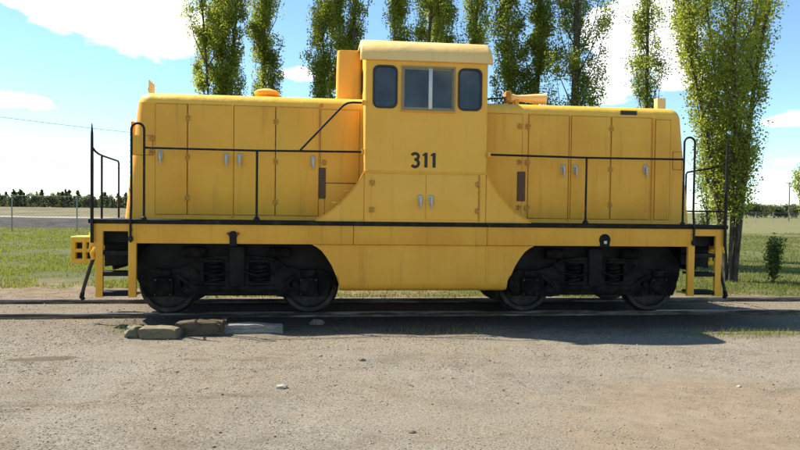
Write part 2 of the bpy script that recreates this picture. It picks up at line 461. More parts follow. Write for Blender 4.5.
# ------------------------------------------------------------------ railway track
RH = .07
track = empty('railway_track')
tag(track, 'pair of rusty rails half buried in dark gravel', kind='structure')
prof = [(-.036, RH - .008), (-.03, RH), (.03, RH), (.036, RH - .008), (.034, RH - .035), (.009, RH - .045), (.009, -.06), (.07, -.07), (.07, -.08), (-.07, -.08), (-.07, -.07), (-.009, -.06), (-.009, RH - .045), (-.034, RH - .035)]
for yc in (-.755, .755):
    b = MB(); xs = list(np.arange(-60, 81, 4.0))
    b.loft([[(x, yc + p[0] + .004 * fbm(x, yc, .2, 4), p[1] + .004 * fbm(x, yc, .13, 6)) for p in prof] for x in xs])
    b.build('rail', 'rail_steel', track)

# ------------------------------------------------------------------ locomotive
CX = 1.41
loco = empty('diesel_locomotive', (CX, 0, 0))
tag(loco, 'yellow centre-cab diesel switcher locomotive numbered 311 standing on the rails', 'locomotive')
YS = -1.45                # side plane of cab and sill
pairs = []                # near-side parts that have a twin on the far side

# --- underframe, deck, sills
b = MB()
b.box(-4.62, 4.62, -1.30, 1.30, 1.16, 1.426)
b.box(-4.60, 4.60, -.45, .45, .86, 1.16)
b.build('underframe', 'iron_black', loco)
b = MB(); b.box(-4.70, 4.70, -1.475, 1.475, 1.428, 1.488, .008)
b.build('deck', 'deck_black', loco)
sill = MB()
sill.box(-4.17, -1.05, YS, YS + .07, 1.155, 1.426, .006)
sill.box(-1.044, .925, YS, YS + .07, 1.155, 1.426, .006)
sill.box(.931, 4.17, YS, YS + .07, 1.155, 1.426, .006)
pairs.append(sill.build('side_sill', 'yellow_worn', loco))
for sx in (-1, 1):
    e = MB(); e.box(min(sx * 4.60, sx * 4.66), max(sx * 4.60, sx * 4.66), -1.44, 1.44, 1.10, 1.426, .008)
    eb = e.build('end_beam', 'yellow_worn', loco)
    e = MB(); e.plate([(-1.1, 1.098), (1.1, 1.098), (.75, .72), (-.75, .72)], [], sx * 4.565, sx * 4.595, 'yz'); e.build('draft_plate', 'iron_black', eb)

# --- fuel tank between the trucks
up_l = [(-1.64, 1.15), (-1.57, 1.115), (-1.50, 1.06), (-1.43, .97), (-1.355, .85), (-1.295, .71), (-1.255, .58), (-1.24, .48)]
bot = [(-1.20, .475), (1.20, .475)]
outl = up_l + bot + [(-x, z) for x, z in up_l[::-1]]
tk = MB()
def tank_outline(d):   # round the lower long edge
    return [(x, z if z > .6 else z + d) for x, z in outl]
sec = [(YS + .004, .20), (YS + .010, .12), (YS + .03, .055), (YS + .07, .015), (YS + .13, 0)]
sec = sec + [(-y, d) for y, d in sec[::-1]]
tk.loft([[(x, y, z) for x, z in tank_outline(d)] for y, d in sec])
tank = tk.build('fuel_tank', 'yellow', loco)
for x in (-.93, .93):
    w = MB(); w.box(x - .022, x + .022, YS - .004, YS + .006, .60, 1.15, .002)
    w.build('weld_strap', 'yellow_worn', tank)
w = MB(); w.box(-1.57, 1.57, YS - .003, YS + .012, 1.132, 1.150, .002); w.build('flange', 'yellow_worn', tank)

# --- hoods
def plan(x_in, x_out, hw, ins, r, n=7):
    """plan outline of a hood at one height, rounded at the nose end; works for x_out<x_in"""
    s = 1 if x_out > x_in else -1
    xo, w, rr = x_out - s * ins, hw - ins, max(.03, r - ins)
    pts = [(x_in, -w)]
    for k in range(n + 1):
        a = R(-90 + 90 * k / n); pts.append((xo - s * rr + s * rr * math.cos(a), -w + rr + rr * math.sin(a)))
    for k in range(n + 1):
        a = R(90 * k / n); pts.append((xo - s * rr + s * rr * math.cos(a), w - rr + rr * math.sin(a)))
    pts.append((x_in, w))
    return pts
HW, ZB, ZT, HR = 1.0, 1.489, 3.345, .17
def hood_end(z): return 4.40 - .20 * (z - ZB) / (ZT - ZB)
for s in (-1, 1):
    h = MB(); loops = []
    for z in (ZB, 1.9, 2.4, 2.9, ZT - HR, ZT - HR + .012):
        loops.append([(x, y, z) for x, y in plan(s * .905, s * hood_end(z), HW, 0, .20)])
    h.loft(loops); ho = h.build('hood', 'yellow', loco)
    h = MB(); loops = [[(x, y, ZT - HR + .0121) for x, y in plan(s * .905, s * hood_end(ZT - HR), HW, 0, .20)]]
    for k in range(1, 7):
        a = R(15 * k); z = ZT - HR + HR * math.sin(a)
        loops.append([(x, y, z) for x, y in plan(s * .905, s * hood_end(z), HW, HR * (1 - math.cos(a)), .20)])
    loops.append([(x, y * .5, ZT + .03) for x, y in plan(s * .905, s * (hood_end(ZT) - .25), HW, HR, .20)])
    h.loft(loops)
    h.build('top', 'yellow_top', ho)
    # louvred radiator opening in the nose
    g = MB(); xe = s * 4.335
    g.box(min(xe, xe + s * .05), max(xe, xe + s * .05), -.62, .62, 1.75, 2.95, .01)
    gr = g.build('radiator_frame', 'yellow_worn', loco)
    gr.rotation_euler.y = 0
    for k in range(14):
        q = MB(); z = 1.83 + k * .08
        q.loft([[(xe + s * .05, y, z), (xe + s * .075, y, z - .05), (xe + s * .08, y, z - .045), (xe + s * .055, y, z + .005)] for y in (-.57, .57)])
        q.build('louvre', 'yellow_worn', gr)

def handle(parent, x, z, y):
    hnd = MB()
    hnd.box(x - .032, x + .032, y - .010, y, z - .055, z + .085, .010)
    hnd.tube([(x, y - .006, z + .035), (x, y - .045, z + .032), (x + .004, y - .050, z - .04), (x + .008, y - .040, z - .125)], [.016, .020, .017, .010], 8)
    return hnd.build('handle', 'handle_metal', parent)
def hinge(parent, x, z, y):
    q = MB(); q.tube([(x, y - .006, z - .045), (x, y - .006, z + .045)], .010, 6)
    q.box(x - .038, x + .038, y - .004, y + .002, z - .035, z + .035, .001)
    return q.build('hinge', 'hinge_paint', parent)

YH = -HW
def hood_door(x0, x1, z0, z1, handle_x=None, handle_z=None, hinges=(), name='door', th=.014):
    d = MB(); d.box(x0 + .008, x1 - .008, YH - th - .004, YH + .004, z0, z1, .005)
    o = d.build(name, 'yellow', loco)
    th += .004
    q = MB(); q.box(x0 + .001, x1 - .001, YH - .003, YH + .003, z0 - .007, z1 + .007); q.build('jamb', 'rusty_seam', o)
    if handle_x is not None: handle(o, handle_x, handle_z, YH - th)
    for (hx, hz) in hinges: hinge(o, hx, hz, YH - th)
    pairs.append(o); return o
X_ = lambda X: X - CX
# left hood, seen from the camera
hood_door(X_(-2.52), X_(-2.06), 1.56, 3.165, X_(-2.44), 2.40, [(X_(-2.055), z) for z in (2.97, 2.40, 1.80)])
hood_door(X_(-2.06), X_(-1.415), 1.56, 3.165, X_(-1.50), 2.38)
hood_door(X_(-1.40), X_(-.79), 1.56, 3.165, X_(-1.31), 2.38, [(X_(-.785), z) for z in (2.95, 2.36, 1.76)])
hood_door(X_(-.79), X_(-.145), 1.56, 3.165, X_(-.235), 2.37)
hood_door(X_(-.13), X_(.46), 2.06, 3.15, None, None, [(X_(-.07), 2.36)], 'access_panel', .008)
hood_door(X_(-.06), X_(.40), 1.53, 2.045, None, None, [], 'access_panel', .007)
hood_door(X_(-2.84), X_(-2.55), 2.42, 2.70, None, None, [(X_(-2.57), 2.66), (X_(-2.57), 2.46)], 'sand_hatch', .007)
# right hood
hood_door(X_(2.34), X_(2.98), 1.53, 3.165, None, None, [(X_(2.93), 2.98), (X_(2.93), 2.42), (X_(2.93), 1.72)], 'access_panel', .010)
hood_door(X_(3.07), X_(3.725), 1.56, 3.16, X_(3.63), 2.32, [(X_(3.065), 2.98), (X_(3.065), 2.42), (X_(3.065), 1.72)])
hood_door(X_(3.755), X_(4.40), 1.56, 3.16, X_(3.83), 2.32, [(X_(4.405), z) for z in (2.98, 2.34, 1.78)])
hood_door(X_(4.41), X_(5.07), 1.56, 3.16, X_(4.98), 2.34)
hood_door(X_(5.14), X_(5.40), 1.56, 3.14, None, None, [], 'access_panel', .006)
hood_door(X_(5.44), X_(5.60), 2.36, 2.64, None, None, [], 'sand_hatch', .006)
for x0, x1 in ((-.145, -.045), (2.90, 3.03)):
    g = MB(); g.box(X_(x0), X_(x1), YH - .020, YH - .001, 1.82, 2.28, .003)
    go = g.build('vent_grille', 'grille_mesh', loco)
    for k in range(17):
        z = 1.835 + k * .0262
        q = MB(); q.box(X_(x0) + .012, X_(x1) - .012, YH - .026, YH - .018, z, z + .009); q.build('slat', 'rust_slat', go)
    pairs.append(go)
for xx in (-1.413, 3.74, 5.105):       # raised posts between the door pairs
    p = MB(); p.box(X_(xx) - .013, X_(xx) + .013, YH - .019, YH + .003, 1.52, 3.18, .003)
    pairs.append(p.build('door_post', 'yellow_worn', loco))
sl = MB(); sl.box(X_(4.56), X_(4.83), YH - .006, YH + .02, 3.205, 3.265, .004)
o = sl.build('air_slot', 'rubber', loco); pairs.append(o)
q = MB(); q.box(X_(4.55), X_(4.84), YH - .016, YH + .004, 3.266, 3.278, .003); q.build('lip', 'yellow_worn', o)
for xx in (-.12,):
    q = MB(); q.lathe([(.004, -.02), (.03, -.02), (.034, -.008), (.034, 0)], (X_(xx), YH, 3.215), 'y', 12)
    q.build('bolt_cap', 'hinge_paint', loco)

# --- cab
def cab_profile(n=10):
    """closed y-z outline under the roof"""
    out = [(-1.45, 1.489), (1.45, 1.489), (1.45, 3.80)]
    for k in range(1, n):
        a = k / n; y = 1.45 - 2.9 * a
        out.append((y, 3.80 + .36 * math.sin(math.pi * a) ** .55))
    out.append((-1.45, 3.80)); return out
cab = MB()
W1 = rrect(X_(.63), X_(.965), 3.14, 3.735, .085)
W2 = [(X_(1.04), 3.12), (X_(1.815), 3.12), (X_(1.815), 3.74), (X_(1.04), 3.74)]
W3 = rrect(X_(1.875), X_(2.21), 3.135, 3.73, .085)
wall = [(-.865, 1.489), (.865, 1.489), (.865, 3.84), (-.865, 3.84)]
cab.plate(wall, [W1, W2, W3], -1.45, -1.41)
mir = lambda L: [(-x, z) for x, z in L]
cab.plate(wall, [mir(W1), mir(W2), mir(W3)], 1.41, 1.45)
for sx in (-1, 1):           # rounded corner posts and end walls with a window over the hood
    for sy in (-1, 1):
        l = [(sx * .865, sy * 1.41)] + [(sx * (.865 + .04 * math.sin(R(a))), sy * (1.41 + .04 * math.cos(R(a)))) for a in (0, 22, 45, 68, 90)]
        cab.loft([[(x, y, z) for x, y in l] for z in (1.489, 3.84)])
    EW = [rrect(-.95, -.12, 3.45, 3.80, .06), rrect(.12, .95, 3.45, 3.80, .06)]
    prof_e = [(-1.41, 1.489), (1.41, 1.489), (1.41, 3.80)] + [(1.41 - 2.82 * k / 12, 3.80 + .34 * math.sin(math.pi * k / 12) ** .5) for k in range(1, 12)] + [(-1.41, 3.80)]
    cab.plate(prof_e, EW, sx * .905, sx * .875, 'yz')
cab_o = cab.build('cab', 'yellow_cab', loco)
fl = MB(); fl.box(-.86, .86, -1.40, 1.40, 1.50, 2.2); fl.build('cab_floor', 'interior', cab_o)
ds = MB(); ds.box(-.55, -.15, -.5, .3, 2.2, 3.2, .03); ds.box(.25, .65, .35, .9, 2.2, 3.3, .04); ds.build('control_stand', 'interior', cab_o)
sh = MB(); sh.box(-.40, -.06, -1.36, -1.16, 3.10, 3.19, .012); sh.box(.02, .34, -1.37, -1.20, 3.10, 3.165, .012); sh.build('added_pale_boxes', 'added_pale', cab_o)  # pale boxes added to brighten the bottom of the middle window
# roof shell
rf = MB()
def roof_sec(x, d=0.):
    yo, ze = 1.50 - d * .6, 3.815
    outer = [(-yo, ze)]
    for k in range(0, 9):
        a = R(180 - 10 * k); outer.append((-1.17 + d * .4 + .325 * math.cos(a), ze + .02 + (.325 - d) * math.sin(a)))
    for k in range(1, 10):
        y = -1.11 + 2.22 * k / 10; outer.append((y, ze + .345 - d + .07 * (1 - (y / 1.11) ** 2)))
    for k in range(8, -1, -1):
        a = R(10 * k); outer.append((1.17 - d * .4 + .325 * math.cos(a), ze + .02 + (.325 - d) * math.sin(a)))
    outer.append((yo, ze))
    inner = [(y * .965, z - .035 if abs(y) < 1.45 else z - .004) for y, z in outer[::-1]]
    return [(x, y, z) for y, z in outer + inner]
rf.loft([roof_sec(-.975, .05), roof_sec(-.965, .018), roof_sec(-.945, 0), roof_sec(-.3), roof_sec(.3), roof_sec(.89, 0), roof_sec(.935, .02), roof_sec(.962, .06), roof_sec(.972, .11)])
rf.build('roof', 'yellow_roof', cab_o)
# belt seam and lower doors
q = MB(); q.box(-.905, .905, YS - .010, YS, 2.195, 2.225, .003); o = q.build('belt_strip', 'yellow_worn', loco); pairs.append(o)
for (x0, x1, hx, hs) in ((-.795, -.003, -.085, None), (.003, .775, .075, None)):
    d = MB(); d.box(x0, x1, YS - .012, YS, 1.525, 2.18, .004); o = d.build('cab_door', 'yellow_cab', loco)
    handle(o, hx, 1.80, YS - .012)
    ex = x0 + .01 if hx < 0 else x1 - .01
    for z in (2.05, 1.66): hinge(o, ex, z, YS - .012)
    pairs.append(o)
q = MB(); q.box(.785, .80, YS - .014, YS, 1.50, 2.19, .002); pairs.append(q.build('door_post', 'hinge_paint', loco))
# windows
def gasket_window(loop, y, s):
    cx = sum(p[0] for p in loop) / len(loop); cz = sum(p[1] for p in loop) / len(loop)
    def off(d):
        return [(cx + (x - cx) * (1 + d / .17), cz + (z - cz) * (1 + d / .30)) for x, z in loop]
    g = MB(); g.plate(off(.012), [off(-.016)], y - .016, y + .02)
    w = g.build('window', 'rubber', loco)
    p = MB(); p.plate(off(-.010), [], y + .004, y + .010); p.build('pane', 'glass', w)
    return w
pairs.append(gasket_window(W1, YS, 0)); pairs.append(gasket_window(W3, YS, 0))
def frame_rect(g, x0, x1, z0, z1, t_, y0, y1):
    g.plate([(x0, z0), (x1, z0), (x1, z1), (x0, z1)], [[(x0 + t_, z0 + t_), (x1 - t_, z0 + t_), (x1 - t_, z1 - t_), (x0 + t_, z1 - t_)]], y0, y1)
g = MB(); x0, x1 = X_(1.03), X_(1.825)
frame_rect(g, x0, x1, 3.105, 3.75, .028, YS - .014, YS + .03)
w = g.build('window', 'dull_frame', loco)
xm = (x0 + x1) / 2 + .03
for (a, c_, yy) in ((x0 + .026, xm + .012, .002), (xm - .012, x1 - .026, .016)):
    q = MB(); frame_rect(q, a, c_, 3.134, 3.722, .022, YS + yy - .004, YS + yy + .008); q.build('sash', 'dull_frame', w)
    q = MB(); q.plate([(a + .02, 3.15), (c_ - .02, 3.15), (c_ - .02, 3.705), (a + .02, 3.705)], [], YS + yy, YS + yy + .004); q.build('pane', 'glass', w)
q = MB(); q.box(xm - .028, xm + .028, YS - .010, YS + .001, 3.132, 3.724, .004); q.build('mullion', 'aluminium', w)
q = MB(); q.box(x0 - .01, x1 + .01, YS - .03, YS, 3.088, 3.104, .003); q.build('sill', 'yellow_worn', w)
pairs.append(w)
for sx in (-1, 1):
    for sy in (-1, 1):
        e = MB(); e.plate(rrect(min(sy * .14, sy * .93), max(sy * .14, sy * .93), 3.47, 3.78, .05), [], sx * .888, sx * .893, 'yz'); e.build('end_pane', 'glass', loco)
# digits 311
def stroke(pts, wd, y0, y1, b):
    L, Rr = [], []
    P = [Vector((p[0], p[1])) for p in pts]
    for i, p in enumerate(P):
        d = (P[min(i + 1, len(P) - 1)] - P[max(i - 1, 0)]).normalized(); nrm = Vector((-d.y, d.x)) * wd / 2
        L.append(tuple(p + nrm)); Rr.append(tuple(p - nrm))
    for i in range(len(P) - 1):
        b.loft([[(q[0], y, q[1]) for q in (L[i], L[i + 1], Rr[i + 1], Rr[i])] for y in (y0, y1)])
Z0, HD = 2.285, .215
b = MB(); cx = X_(1.245); wd = .042
top = [(cx + .050 * math.cos(R(a)), Z0 + HD * .76 - wd * .12 + .044 * math.sin(R(a))) for a in range(160, -91, -20)]
low = [(cx + .052 * math.cos(R(a)), Z0 + HD * .30 - wd * .1 + .053 * math.sin(R(a))) for a in range(90, -161, -20)]
stroke([(cx - .012, Z0 + HD * .55)] + [(cx + .002, Z0 + HD * .545)] + [], wd * .8, YS - .0045, YS + .001, b)
stroke(top, wd, YS - .004, YS + .001, b); stroke(low, wd, YS - .0036, YS + .001, b)
o = b.build('number_digit', 'digit_black', loco); o['label'] = 'painted black digit three'
for cx in (X_(1.405), X_(1.525)):
    b = MB(); stroke([(cx, Z0), (cx, Z0 + HD)], wd * 1.05, YS - .004, YS + .001, b)
    stroke([(cx - .048, Z0 + HD * .80), (cx - .004, Z0 + HD * .955)], wd * .6, YS - .0044, YS + .001, b)
    o = b.build('number_digit', 'digit_black', loco); o['label'] = 'painted black digit one'
# curved aprons from cab to deck
for sx in (-1, 1):
    crv = [(.905, 2.205), (.985, 2.06), (1.06, 1.955), (1.14, 1.86), (1.225, 1.765), (1.33, 1.665), (1.45, 1.58), (1.575, 1.515), (1.60, 1.489)]
    b = MB(); loop = [(sx * x, z) for x, z in [(.905, 1.489)] + crv]
    b.loft([[(x, y, z) for x, z in loop] for y in (-1.435, -.995)])
    ap = b.build('cab_apron', 'yellow_cab', loco); pairs.append(ap)
    # rolled lip along the curve
    q = MB(); q.tube([(sx * x, -1.435, z) for x, z in crv[:-1]], .012, 6); q.build('lip', 'yellow_worn', ap)
    if sx < 0:
        for (x, z) in ((-1.10, 1.905), (-1.26, 1.735)):
            q = MB(); q.box(x - .10, x + .02, -1.40, -1.22, z + .012, z + .034, .005); q.build('foot_tread', 'yellow_worn', ap)

# --- things on the hood tops
b = MB()
def oval(cx, cy, rx, ry, z, n=24): return [(cx + rx * math.cos(2 * math.pi * k / n), cy + ry * math.sin(2 * math.pi * k / n), z) for k in range(n)]
ex, ey = X_(.305), -.35
def case(rx, ry, r_, z): return [(ex + x, ey + y, z) for x, y in rrect(-rx, rx, -ry, ry, r_, 4)]
b.loft([case(.205, .30, .07, 3.32), case(.20, .295, .07, 3.7), case(.192, .285, .07, 4.10), case(.186, .279, .066, 4.135), case(.172, .265, .055, 4.14), case(.165, .255, .05, 4.13), case(.165, .255, .05, 4.0)])
b.build('exhaust_stack', 'yellow_cab', loco)
b = MB(); b.lathe([(.02, .0), (.17, .0), (.195, .02), (.195, .06), (.16, .085), (.06, .115), (.004, .12)], (X_(-.985), -.35, 3.43), 'z', 24)
b.build('filler_cap', 'yellow', loco)
b = MB(); b.lathe([(.004, -.02), (.12, 0), (.12, .14), (.004, .15)], (X_(-.985), -.35, 3.30), 'z', 16); b.build('cap_neck', 'yellow_worn', loco)
# horn: trumpet pointing to the right end
b = MB(); hz, hy = 3.50, -.50
b.lathe([(.01, -.02), (.06, 0), (.068, .05), (.055, .10), (.05, .13), (.055, .20), (.07, .36), (.082, .50), (.092, .60), (.085, .605), (.07, .50), (.04, .30), (.01, .28)], (X_(2.90), hy, hz), 'x', 24)
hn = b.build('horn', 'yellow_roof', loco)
b = MB(); b.box(X_(2.98), X_(3.05), hy - .06, hy + .06, 3.34, 3.47, .008); b.box(X_(3.30), X_(3.36), hy - .04, hy + .04, 3.34, 3.45, .008); b.build('bracket', 'yellow_worn', hn)
b = MB(); b.box(X_(2.82), X_(2.92), hy - .08, hy + .08, 3.42, 3.60, .02); b.build('diaphragm', 'hinge_paint', hn)
b = MB(); b.tube([(X_(2.30), hy, 3.46), (X_(2.45), hy, 3.46), (X_(2.62), hy, 3.48), (X_(2.84), hy, 3.50)], .016, 6); b.build('air_pipe', 'rubber', hn)
# headlight cases over the noses
for sx, w_ in ((-1, .09), (1, .16)):
    b = MB(); xa = sx * 4.23
    a0, a1 = (X_(-2.865), X_(-2.80)) if sx < 0 else (X_(5.66), X_(5.81))
    zz = 3.66 if sx < 0 else 3.66
    b.loft([[(a0, y, 3.30), (a1, y, 3.30), (a1, y, zz - (.03 if sx < 0 else 0)), (a0, y, zz + (.03 if sx < 0 else 0))] for y in (-.06, .06)])
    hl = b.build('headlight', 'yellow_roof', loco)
    if sx > 0: hl['label'] = 'pale squarish headlight case at the right end'
    b = MB(); xf = a0 if sx < 0 else a1
    b.lathe([(.004, sx * .012), (.045, sx * .012), (.055, 0), (.055, -sx * .02)], (xf, 0, 3.54), 'x', 20); b.build('lens', 'glass', hl)

# --- handrails
def side_rail(sx):
    g = MB(); y = -1.462
    xo, xi, xc = sx * 4.13, sx * 3.96, sx * .945       # bow legs and the cab end
    zt = 2.82; r = abs(xo - xi) / 2; cxm = (xo + xi) / 2
    bow = [(xo, y - .03, 1.17), (xo, y - .03, 1.45)] + [(xo, y, 1.7), (xo, y, zt - r)] + [(cxm + (xo - cxm) * math.cos(R(a)), y, zt - r + r * math.sin(R(a))) for a in range(15, 166, 15)] + [(xi, y, zt - r), (xi, y, 1.489)]
    g.tube(bow, .017, 8)
    g.tube([(xi, y, 2.485), ((xi + xc) / 2, y, 2.478), (xc, y, 2.492)], .016, 8)
    ro = g.build('handrail', 'rail_paint', loco); pairs.append(ro)
    xs = sx * 2.42
    q = MB(); q.tube([(xs, y, 1.48), (xs, y, 2.485)], .017, 8); q.lathe([(.045, 0), (.045, .02), (.03, .05), (.022, .055)], (xs, y, 1.488), 'z', 12); q.build('stanchion', 'rail_paint', ro)
    q = MB(); q.lathe([(.004, -.035), (.03, -.03), (.036, 0), (.03, .03), (.004, .035)], (xo, y - .03, 1.22), 'z', 10); q.build('socket', 'rail_paint', ro)
    q = MB(); q.lathe([(.036, 0), (.036, .03), (.022, .04)], (xi, y, 1.488), 'z', 10); q.build('floor_flange', 'rail_paint', ro)
    q = MB(); q.box(min(xc, xc - sx * .04), max(xc, xc - sx * .04), y - .04, y + .012, 2.45, 2.53, .006); q.build('wall_bracket', 'yellow_worn', ro)
    if sx < 0:
        q = MB(); q.tube([(X_(-.42), y, 2.485), (X_(-.1), y, 2.83), (X_(.15), y, 3.10), (X_(.205), y, 3.155), (X_(.26), y, 3.185), (X_(.33), y, 3.195), (X_(.47), y, 3.195)], .016, 8); q.build('diagonal_brace', 'rail_paint', ro)
        q = MB(); q.box(X_(.465), X_(.515), y - .03, y + .012, 3.16, 3.23, .005); q.build('wall_bracket', 'yellow_worn', ro)
side_rail(-1); side_rail(1)
for sx in (-1, 1):
    for sy in (-1, 1):
        x = sx * 4.645; g = MB()
        g.tube([(x, sy * 1.48, 1.16), (x, sy * 1.48, 2.3), (x, sy * 1.48, 2.66), (x, sy * 1.48, 2.80)], [.023, .023, .019, .006], 8)
        ro = g.build('corner_post', 'rail_paint', loco)
        xr = x + (-sx * .01)
        g = MB(); g.tube([(xr, sy * 1.47, 2.46), (xr, sy * 1.38, 2.425), (xr, sy * 1.25, 2.40), (xr, sy * 1.05, 2.385), (xr, sy * .40, 2.36), (xr, sy * .36, 2.33), (xr, sy * .36, 1.489)], .015, 8); g.build('end_rail', 'rail_paint', ro)
        if sx < 0:
            g = MB(); g.tube([(xr, sy * 1.12, 1.48), (xr, sy * 1.12, 2.385)], .016, 8); g.build('stanchion', 'rail_paint', ro)
        if sx > 0:
            g = MB(); g.tube([(xr, sy * 1.47, 1.70), (xr, sy * .36, 1.70)], .014, 8); g.build('lower_rail', 'rail_paint', ro)

# --- steps at the four corners
def steps_at(sx):
    g = MB(); a = sx * 4.60; c = sx * 4.12
    def stile(xc, w_):
        g.box(xc - w_ / 2, xc + w_ / 2, YS - .006, YS + .05, .40, 1.426, .005)
    stile(a - sx * .04, .095); stile(c, .105)
    g.box(min(a, c), max(a, c), YS - .002, YS + .05, 1.32, 1.4255, .004)
    for xc, w_ in ((a - sx * .04, .014), (c, .014)):
        g.box(xc - .05 if sx < 0 else xc - .05, xc + .05, YS + .051, YS + .30, .42, .44)
    st = g.build('step_frame', 'yellow_worn', loco); pairs.append(st)
    for z in (1.03, .735, .455):
        q = MB(); q.box(min(a, c) + .03, max(a, c) - .03, YS + .01, YS + .30, z - .015, z + .015, .004); q.box(min(a, c) + .03, max(a, c) - .03, YS + .002, YS + .01, z - .04, z + .018, .002); q.build('tread', 'deck_black', st)
    q = MB(); q.loft([[(x, YS + .31, z) for x, z in ((min(a, c) + .01, 1.39), (max(a, c) - .01, 1.39), (max(a, c) - .01, .86 if sx < 0 else .80), (min(a, c) + .01, .80 if sx < 0 else .86))], [(x, YS + .325, z) for x, z in ((min(a, c) + .01, 1.39), (max(a, c) - .01, 1.39), (max(a, c) - .01, .86 if sx < 0 else .80), (min(a, c) + .01, .80 if sx < 0 else .86))]])
    q.build('back_plate', 'iron_black', st)
    for z in (1.20, 1.34):
        q = MB(); q.lathe([(.004, -.016), (.012, -.014), (.016, 0)], (c, YS - .006, z), 'y', 8); q.build('bolt', 'hinge_paint', st)
steps_at(-1); steps_at(1)

# --- brackets on the sill
b = MB(); xq = X_(-1.335)
b.box(xq - .05, xq + .05, YS - .02, YS + .02, 1.12, 1.30, .01); b.lathe([(.004, -.05), (.05, -.045), (.06, 0), (.05, .01)], (xq, YS - .01, 1.28), 'y', 14)
jb = b.build('jacking_bracket', 'iron_black', loco)
for dx in (-.065, .065):
    q = MB(); q.lathe([(.004, -.05), (.02, -.045), (.022, 0)], (xq + dx, YS, 1.30), 'y', 8); q.build('bolt_head', 'red_paint', jb)
b = MB(); xq = X_(4.145); b.lathe([(.004, -.006), (.07, -.006), (.085, -.012), (.09, 0)], (xq, YS, 1.25), 'y', 20); b.box(xq - .075, xq + .075, YS - .012, YS + .01, 1.145, 1.25, .004)
jb = b.build('jacking_bracket', 'iron_black', loco); q = MB(); q.box(xq - .02, xq + .025, YS - .022, YS - .010, 1.19, 1.235, .003); q.build('tag_plate', 'aluminium', jb)

# --- couplers, cut levers, hoses
for sx in (-1, 1):
    g = MB(); x0 = sx * 4.66
    f = lambda d: x0 + sx * d
    def bx(g, d0, d1, y0, y1, z0, z1, bev): g.box(min(f(d0), f(d1)), max(f(d0), f(d1)), y0, y1, z0, z1, bev)
    bx(g, .0, .36, -.09, .09, .86, 1.03, .02)
    bx(g, -.02, .05, -.22, .22, .76, 1.13, .015)
    # head: two shelves with pockets between ribs, guard arm on the near side
    for z0_, z1_ in ((.765, .845), (.935, 1.00), (1.09, 1.19)): bx(g, .33, .74, -.26, .10, z0_, z1_, .03)
    for d0, d1 in ((.33, .42), (.49, .56), (.65, .735)): bx(g, d0, d1, -.262, -.10, .775, 1.175, .03)
    bx(g, .34, .50, -.10, .20, .80, 1.10, .03)
    co = g.build('coupler', 'yellow_bright', loco)
    g = MB(); bx(g, .37, .70, -.20, -.06, .80, 1.14, .02); g.build('pocket_shade', 'iron_black', co)  # black core, puts the shade inside the yellow head's pockets into its colour
    g = MB(); bx(g, .46, .64, .06, .24, .80, 1.10, .05); bx(g, .60, .76, -.02, .16, .80, 1.10, .05); g.build('knuckle', 'yellow_bright', co)
    g = MB(); g.tube([(f(.55), .10, 1.08), (f(.55), .10, 1.24)], .03, 8); g.build('pin', 'yellow_bright', co)
    g = MB(); g.tube([(f(.50), -.10, 1.18), (f(.42), -.16, 1.26), (f(.34), -.26, 1.37), (f(.24), -.36, 1.40), (f(.12), -.5, 1.36), (f(.06), -.9, 1.34), (f(.06), -1.25, 1.30), (f(.07), -1.32, 1.05)], .018, 6); g.build('cut_lever', 'yellow_bright', co)
    yq = -1.12
    g = MB(); g.tube([(f(-.04), yq, 1.10), (f(.06), yq, 1.06), (f(.10), yq, .98), (f(.085), yq, .90)], [.03, .034, .04, .034], 8); ho = g.build('air_hose', 'yellow_bright', loco)
    g = MB(); g.tube([(f(.09), yq, .92), (f(.13), yq, .80), (f(.185), yq, .62), (f(.225), yq, .48), (f(.235), yq, .42)], .026, 8); g.build('hose', 'rubber', ho)
    g = MB(); g.tube([(f(.235), yq, .43), (f(.25), yq, .36), (f(.22), yq, .32)], [.03, .036, .028], 8); g.build('hose_coupling', 'iron_black', ho)

